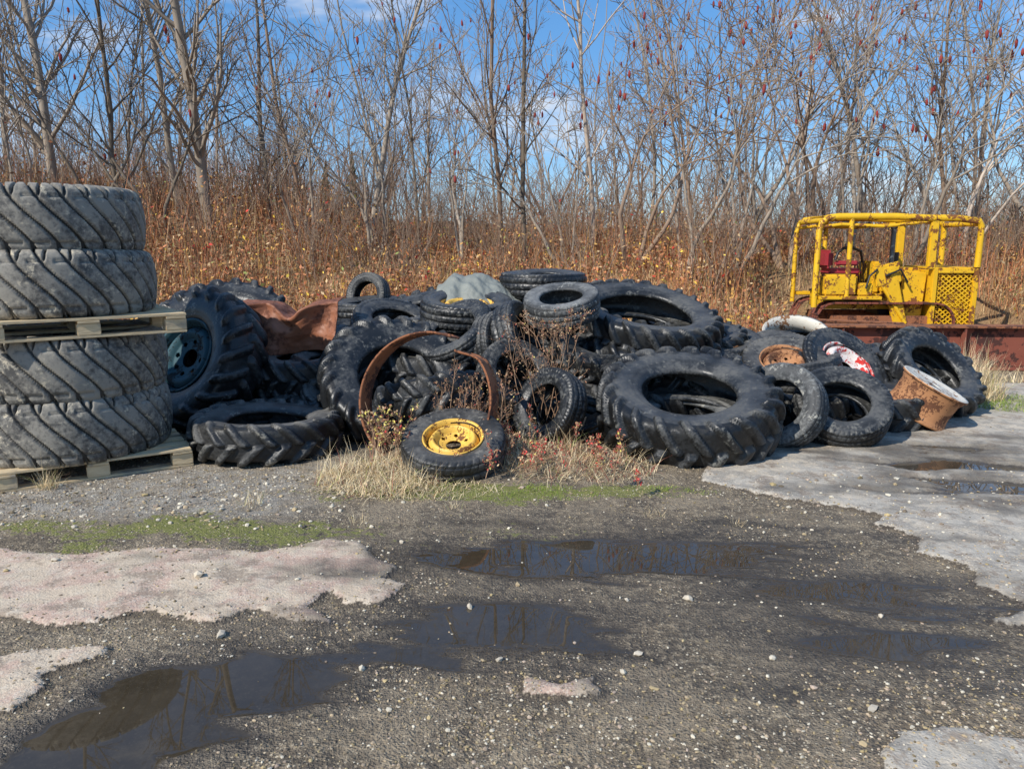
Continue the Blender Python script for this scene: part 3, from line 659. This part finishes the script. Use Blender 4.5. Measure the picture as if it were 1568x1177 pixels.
def tarp():
    nx_,ny_=90,60;x_,y_=np.meshgrid(np.linspace(-.48,.48,nx_),np.linspace(-.4,.4,ny_))
    q=np.hypot(x_/.5,y_/.42)
    z=.20*(1-np.clip(q,0,1.3)**2)-.12*x_ +.10*np.abs(fbm(x_*4+y_*2,y_*3,6))*2+.05*fbm(x_*9,y_*6,2)
    z+=.06*np.exp(-((x_+.33)/.08)**2)
    V=np.stack([x_,y_,z],-1).reshape(-1,3);i=np.arange((ny_-1)*(nx_-1));r=i//(nx_-1);c=i%(nx_-1);a=r*nx_+c
    o=obj('crumpled_tarp',mesh_np('tarp',V,np.stack([a,a+1,a+1+nx_,a+nx_],1),mats=[M_tarp],smooth=True),(-.28,7.85,1.03),rot=(.14,.08,.0))
    o.modifiers.new('s','SOLIDIFY').thickness=.008
tarp()
def looserim():
    R=.27;pf=[(R*1.08,.15),(R*1.08,.165),(R*.99,.16),(R*.97,.12),(R*.91,.09),(R*.90,-.05),(R*.93,-.09),(R*.97,-.12),(R*1.04,-.13),(R*1.04,-.145)]
    V,F=revolve(pf,96);o=obj('wheel_rim',mesh_np('barrel',V,F,mats=[M_orange],smooth=True),(3.58,6.55,.25))
    o.modifiers.new('s','SOLIDIFY').thickness=.008
    o.rotation_mode='QUATERNION';o.rotation_quaternion=Vector((0,0,1)).rotation_difference(Vector((.42,-.22,.88)).normalized())
    pf=[(R*1.07,.168),(R*.98,.166),(R*.9,.15),(R*.6,.145),(R*.3,.15),(R*.12,.15)];V,F=revolve(pf,96)
    d=obj('disc',mesh_np('disc',V,F,mats=[M_white],smooth=True),parent=o);d.modifiers.new('s','SOLIDIFY').thickness=.006
looserim()
V,F=revolve([(.32,.08),(.33,.09),(.30,.08),(.29,0),(.30,-.08),(.33,-.09)],96)
o=obj('wheel_rim',mesh_np('r',V,F,mats=[M_white],smooth=True),(2.92,7.9,.62));o.modifiers.new('s','SOLIDIFY').thickness=.008;o.rotation_euler=(math.radians(22),math.radians(-12),.25)

def weed(name,cx,cy,cz,n,H,spr,lc,lw,ls=.008,stemc=(.36,.22,.13)):
    rs=RS;P0=np.stack([cx+RS.normal(0,spr*.25,n),cy+RS.normal(0,spr*.2,n),np.full(n,cz)],1)
    a=RS.uniform(0,6.28,n);D=np.stack([np.cos(a)*.3,np.sin(a)*.3,np.ones(n)],1);D/=np.linalg.norm(D,axis=1)[:,None];L=H*RS.uniform(.5,1,n)
    c0=grow(rs,P0,D,L,np.full(n,.003),6,.12,.05,.4)+(L,);c1=branch(rs,c0,7,.25,1,40,.4,.6,4,.15,.05,.5,rmin=.0012);c2=branch(rs,c1,4,.2,1,40,.5,.7,3,.15,.03,.5,rmin=.0009)
    VV=[];FF=[];o_=0
    for c in (c0,c1,c2):
        V,F=tubes(c[0],c[1],c[2],3);VV.append(V);FF.append(F+o_);o_+=len(V)
    V=np.concatenate(VV);F=np.concatenate(FF);C=np.tile([stemc],(len(V),1))*1.0
    tp=np.concatenate([c2[0][:,-1],c2[0][:,1],c1[0][:,-1]]);lv=leaves(tp+RS.normal(0,.008,tp.shape),RS.uniform(ls*.5,ls*1.5,len(tp)),pal(len(tp),lc,lw))
    plantobj(name,[(V,F,C),lv])
wc=[(.38,.19,.11),(.24,.11,.06),(.52,.36,.2),(.6,.07,.06),(.65,.55,.14)]
weed('dry_weed',-.38,5.75,.1,24,.62,.7,wc,[4,4,3,.4,.2])
weed('dry_weed',-.92,5.35,.05,12,.50,.3,wc,[3,2,3,.6,3],.012)
weed('dry_weed',.25,6.1,.2,12,.85,.3,wc,[4,4,3,.2,.2])
weed('dry_weed',.36,6.4,.70,12,.45,.4,wc,[4,4,3,.2,.2])
weed('dry_weed',.35,5.25,.06,26,.24,1.3,wc,[3,2,2,3,.5],.010)
weed('dry_weed',-.15,5.45,.06,18,.33,.8,wc,[3,2,2,2,.5],.010)

# ------------------------------------------------------------------ bulldozer + beam
def tube(path,r,mat,parent,name,k=10):
    cu=bpy.data.curves.new(name,'CURVE');cu.dimensions='3D';cu.bevel_depth=r;cu.bevel_resolution=3;cu.use_fill_caps=True
    sp=cu.splines.new('POLY');sp.points.add(len(path)-1)
    for i,p in enumerate(path): sp.points[i].co=(*p,1)
    cu.materials.append(mat);o=bpy.data.objects.new(name,cu);COL.objects.link(o);o.parent=parent;return o
D=empty('bulldozer',(4.70,12.1,0.0),(0,0,math.radians(-4)));D.scale=(.85,.95,.98)
def bx(name,x0,x1,y0,y1,z0,z1,mat=M_yel,bev=.012,rot=None):
    return obj(name,rbox(x1-x0,y1-y0,z1-z0,bev,mat,name),((x0+x1)/2,(y0+y1)/2,(z0+z1)/2),D,rot)
for yy in (0,1.15):
    pts=[]
    for a in np.linspace(90,270,9): pts.append((.42+.33*math.cos(math.radians(a)),.34+.33*math.sin(math.radians(a))))
    for a in np.linspace(-90,90,9): pts.append((2.25+.33*math.cos(math.radians(a)),.34+.33*math.sin(math.radians(a))))
    pts.append(pts[0])
    for i in range(len(pts)-1):
        p=Vector(pts[i]);q=Vector(pts[i+1]);n_=max(1,round((q-p).length/.13))
        for k in range(n_):
            m_=p.lerp(q,(k+.5)/n_);ang=math.atan2(q.y-p.y,q.x-p.x)
            obj('track_shoe',rbox(.12,.36,.03,.004,M_rustdk),(m_.x,yy+.17,m_.y),D,(0,-ang,0))
    bx('track_frame',.4,2.3,yy+.08,yy+.26,.2,.46,M_rust)
bx('transmission_deck',.35,2.2,.35,1.15,.55,.80,M_yel)
bx('fender',.12,1.25,-.02,.34,.72,.78,M_yel);bx('fender',.12,1.25,1.18,1.5,.72,.78,M_yel)
bx('side_tank',.22,.80,.02,.36,.781,1.12,M_yel,.03);bx('battery_box',.84,1.10,.05,.34,.781,.98,M_yel,.02)
bx('floor_gap_shade',.3,1.2,.4,1.1,.801,.84,M_black)  # solid black plate standing in for the shade in the floor gap
bx('seat_base',.45,.95,.45,1.0,.84,1.08,M_black,.03);bx('seat_cushion',.42,1.05,.42,1.02,1.081,1.20,M_redseat,.05)
bx('seat_back',.36,.50,.42,1.02,1.201,1.50,M_redseat,.05);bx('arm_rest',.5,.95,.36,.42,1.25,1.33,M_redseat,.025)
tube([(.50,.36,1.34),(.54,.36,1.46),(.66,.40,1.53),(.85,.5,1.54),(1.05,.6,1.48),(1.12,.65,1.30)],.025,M_black,D,'seat_rail')
bx('dashboard',1.22,1.36,.40,1.10,.80,1.32,M_yel,.03)
for i in range(4): tube([(1.12,.5+.09*i,.85),(1.06-.02*i,.48+.09*i,1.32)],.012,M_black,D,'control_lever')
bx('engine_hood',1.37,2.12,.42,1.08,.80,1.22,M_yel,.04);bx('engine_block',1.4,2.1,.46,1.04,.45,.79,M_black,.02)
for i in range(5): bx('hood_louvre',1.46+.12*i,1.52+.12*i,.405,.42,.88,1.12,M_black,.002)
tube([(1.63,.6,1.2),(1.63,.6,1.84)],.045,M_pipe,D,'exhaust_stack');tube([(1.63,.6,1.84),(1.63,.6,1.90)],.06,M_black,D,'exhaust_cap')
tube([(1.80,.85,1.2),(1.80,.85,1.46)],.07,M_black,D,'air_cleaner')
obj('lift_arm',rbox(.24,.08,1.05,.015,M_yel),(1.52,.10,.74),D,(0,math.radians(-17),0))
obj('lift_arm_gusset',rbox(.46,.075,.34,.02,M_yel),(1.36,.105,1.12),D,(0,math.radians(-12),0))
obj('side_plate',rbox(.42,.06,.78,.02,M_yel),(1.88,.22,.78),D,(0,math.radians(4),0))
tube([(1.2,.1,1.05),(1.72,.04,.35)],.035,M_yel,D,'hydraulic_cylinder')
tube([(1.15,.05,1.2),(1.0,.0,1.1),(.95,0,.9)],.018,M_black,D,'hose');tube([(1.3,.04,1.1),(1.55,.02,1.2),(1.7,.04,1.0)],.018,M_black,D,'hose')
for (x0,x1,z0,z1) in [(2.13,2.22,.15,1.24),(2.85,2.94,.15,1.24),(2.221,2.849,1.14,1.23),(2.221,2.849,.15,.34)]:
    bx('guard_frame',x0,x1,.02,.12,z0,z1,M_yel,.012)
bx('guard_side',2.86,2.92,.121,1.2,.15,1.22,M_yel);bx('guard_top',2.14,2.92,.121,1.2,1.20,1.235,M_yel);bx('radiator_core',2.21,2.85,.35,.42,.2,1.18,M_yel)
bx('guard_side_inner',2.14,2.2,.121,1.2,.15,1.19,M_yel)
V=[];F=[]
def bar(p,q,w=.009):
    p=np.array(p);q=np.array(q);d=q-p;d=d/np.linalg.norm(d);n_=np.cross(d,[0,1,0])*w;y_=np.array([0,w,0]);b=len(V)
    for e in (p,q):
        for s1,s2 in ((-1,-1),(1,-1),(1,1),(-1,1)): V.append(e+n_*s1+y_*s2)
    for j in range(4): F.append([b+j,b+(j+1)%4,b+4+(j+1)%4,b+4+j])
x0,x1,z0,z1=2.22,2.85,.34,1.14
for sgn in (1,-1):
    for c_ in np.arange(-1.6,1.6,.075):
        xs=[x_ for x_ in np.linspace(x0,x1,80) if z0<=((z0+z1)/2+sgn*(x_-(x0+x1)/2)*.75+c_)<=z1]
        if len(xs)>2:
            f_=lambda x_:(z0+z1)/2+sgn*(x_-(x0+x1)/2)*.75+c_
            bar((xs[0],.07+sgn*.004,f_(xs[0])),(xs[-1],.07+sgn*.004,f_(xs[-1])))
obj('guard_mesh',mesh_np('guard_mesh',V,F,mats=[M_yel]),parent=D)
r_=.055
for yy in (.05,1.3):
    tube([(.06,yy,.6),(.06,yy,1.80),(.10,yy,1.93),(.20,yy,2.0),(.4,yy,2.02),(1.4,yy,2.02),(2.06,yy,1.99)],r_ if yy<1 else .045,M_yel,D,'cage_rail')
    tube([(2.06,yy,2.0),(2.5,yy,1.99),(2.84,yy,1.95),(2.90,yy,1.87),(2.90,yy,1.24)],r_,M_yel,D,'cage_rail')
    obj('cage_post',rbox(.14,.10,.80,.015,M_yel),(2.09,yy+.02,1.60),D)
    tube([(.63,yy,.72),(.63,yy,2.0)],.045,M_yel,D,'cage_post')
    tube([(.06,yy,1.86),(.45,yy,1.9),(1.2,yy,1.87),(1.95,yy,1.94)],.028,M_yel,D,'cage_brace')
    tube([(2.12,yy,1.25),(2.12,yy,1.90)],.03,M_yel,D,'cage_brace')
for x_,z_ in ((.12,1.96),(.63,2.02),(1.35,2.02),(2.07,1.99),(2.88,1.91)): tube([(x_,.05,z_),(x_,1.3,z_)],.042,M_yel,D,'cage_crossbar')
tube([(1.62,.3,2.05),(1.62,.3,2.09)],.07,M_black,D,'work_lamp')
bx('roof_plate',.30,1.36,.12,1.24,2.035,2.05,M_yel,.003)
Bm=empty('rusty_steel_beam',(0,0,0))
def bb(name,sx,sy,sz,loc,mat,rz=math.radians(-3)):
    obj(name,rbox(sx,sy,sz,.006,mat,name),loc,Bm,(0,0,rz))
bb('web',9,.03,.50,(8.2,9.6,.28),M_rustdk);bb('top_flange',9,.26,.03,(8.2,9.6,.546),M_rust);bb('bottom_flange',9,.26,.03,(8.2,9.6,.015),M_rustdk)
for i in range(6): bb('stiffener',.025,.10,.49,(4.2+i*1.5,9.73-i*1.5*math.tan(math.radians(3)),.28),M_rustdk)
obj('scrap_steel_plate',rbox(1.4,.06,.5,.01,M_rust),(4.7,10.6,.3),None,(.35,.05,.1))

# ------------------------------------------------------------------ light
el=math.radians(38);sd=Vector((-.66,-.60,0)).normalized()*math.cos(el);sd.z=math.sin(el)
L=bpy.data.lights.new('sun','SUN');L.energy=5.0;L.angle=math.radians(.53);L.color=(1,.95,.87)
lo=bpy.data.objects.new('sun',L);COL.objects.link(lo);lo.rotation_mode='QUATERNION';lo.rotation_quaternion=sd.to_track_quat('Z','Y')
W=bpy.data.worlds.new('World');sc.world=W;W.use_nodes=True;nt=W.node_tree;nt.nodes.clear()
o_=nt.nodes.new('ShaderNodeOutputWorld');bg=nt.nodes.new('ShaderNodeBackground');sk=nt.nodes.new('ShaderNodeTexSky');sk.sky_type='NISHITA'
sk.sun_disc=False;sk.sun_elevation=el;sk.sun_rotation=math.atan2(sd.x,sd.y)%(2*math.pi);sk.air_density=1.0;sk.dust_density=0.0;sk.ozone_density=4.0
hs=nt.nodes.new('ShaderNodeHueSaturation');hs.inputs['Saturation'].default_value=1.2;hs.inputs['Value'].default_value=1.45
bl=nt.nodes.new('ShaderNodeMixRGB');bl.inputs[0].default_value=.42;bl.inputs[2].default_value=(1.5,4.2,9.2,1)
tc=nt.nodes.new('ShaderNodeTexCoord');mp=nt.nodes.new('ShaderNodeMapping');mp.inputs['Scale'].default_value=(1,1,3.2)
nz=nt.nodes.new('ShaderNodeTexNoise');nz.inputs['Scale'].default_value=3.0;nz.inputs['Detail'].default_value=5;nz.inputs['Roughness'].default_value=.6
mr=nt.nodes.new('ShaderNodeMapRange');mr.interpolation_type='SMOOTHSTEP';mr.inputs[1].default_value=.50;mr.inputs[2].default_value=.70;mr.inputs[4].default_value=.8
mx=nt.nodes.new('ShaderNodeMixRGB');mx.inputs[2].default_value=(9.2,9.5,10,1)
nt.links.new(tc.outputs['Generated'],mp.inputs[0]);nt.links.new(mp.outputs[0],nz.inputs['Vector']);nt.links.new(nz.outputs['Fac'],mr.inputs[0])
nt.links.new(sk.outputs[0],hs.inputs['Color']);nt.links.new(hs.outputs[0],bl.inputs[1])
nt.links.new(mr.outputs[0],mx.inputs[0]);nt.links.new(bl.outputs[0],mx.inputs[1]);nt.links.new(mx.outputs[0],bg.inputs[0]);nt.links.new(bg.outputs[0],o_.inputs[0])
bg.inputs[1].default_value=.095
cam=bpy.data.cameras.new('camera');cam.lens=27.05;cam.sensor_width=36;cam.clip_end=2000;cam.clip_start=.05
co=bpy.data.objects.new('camera',cam);COL.objects.link(co);co.location=(0,0,1.6);co.rotation_euler=(math.radians(79.5),0,0);sc.camera=co
sc.view_settings.view_transform='Standard';sc.view_settings.look='None';sc.view_settings.exposure=0
print('objects',len(bpy.data.objects))
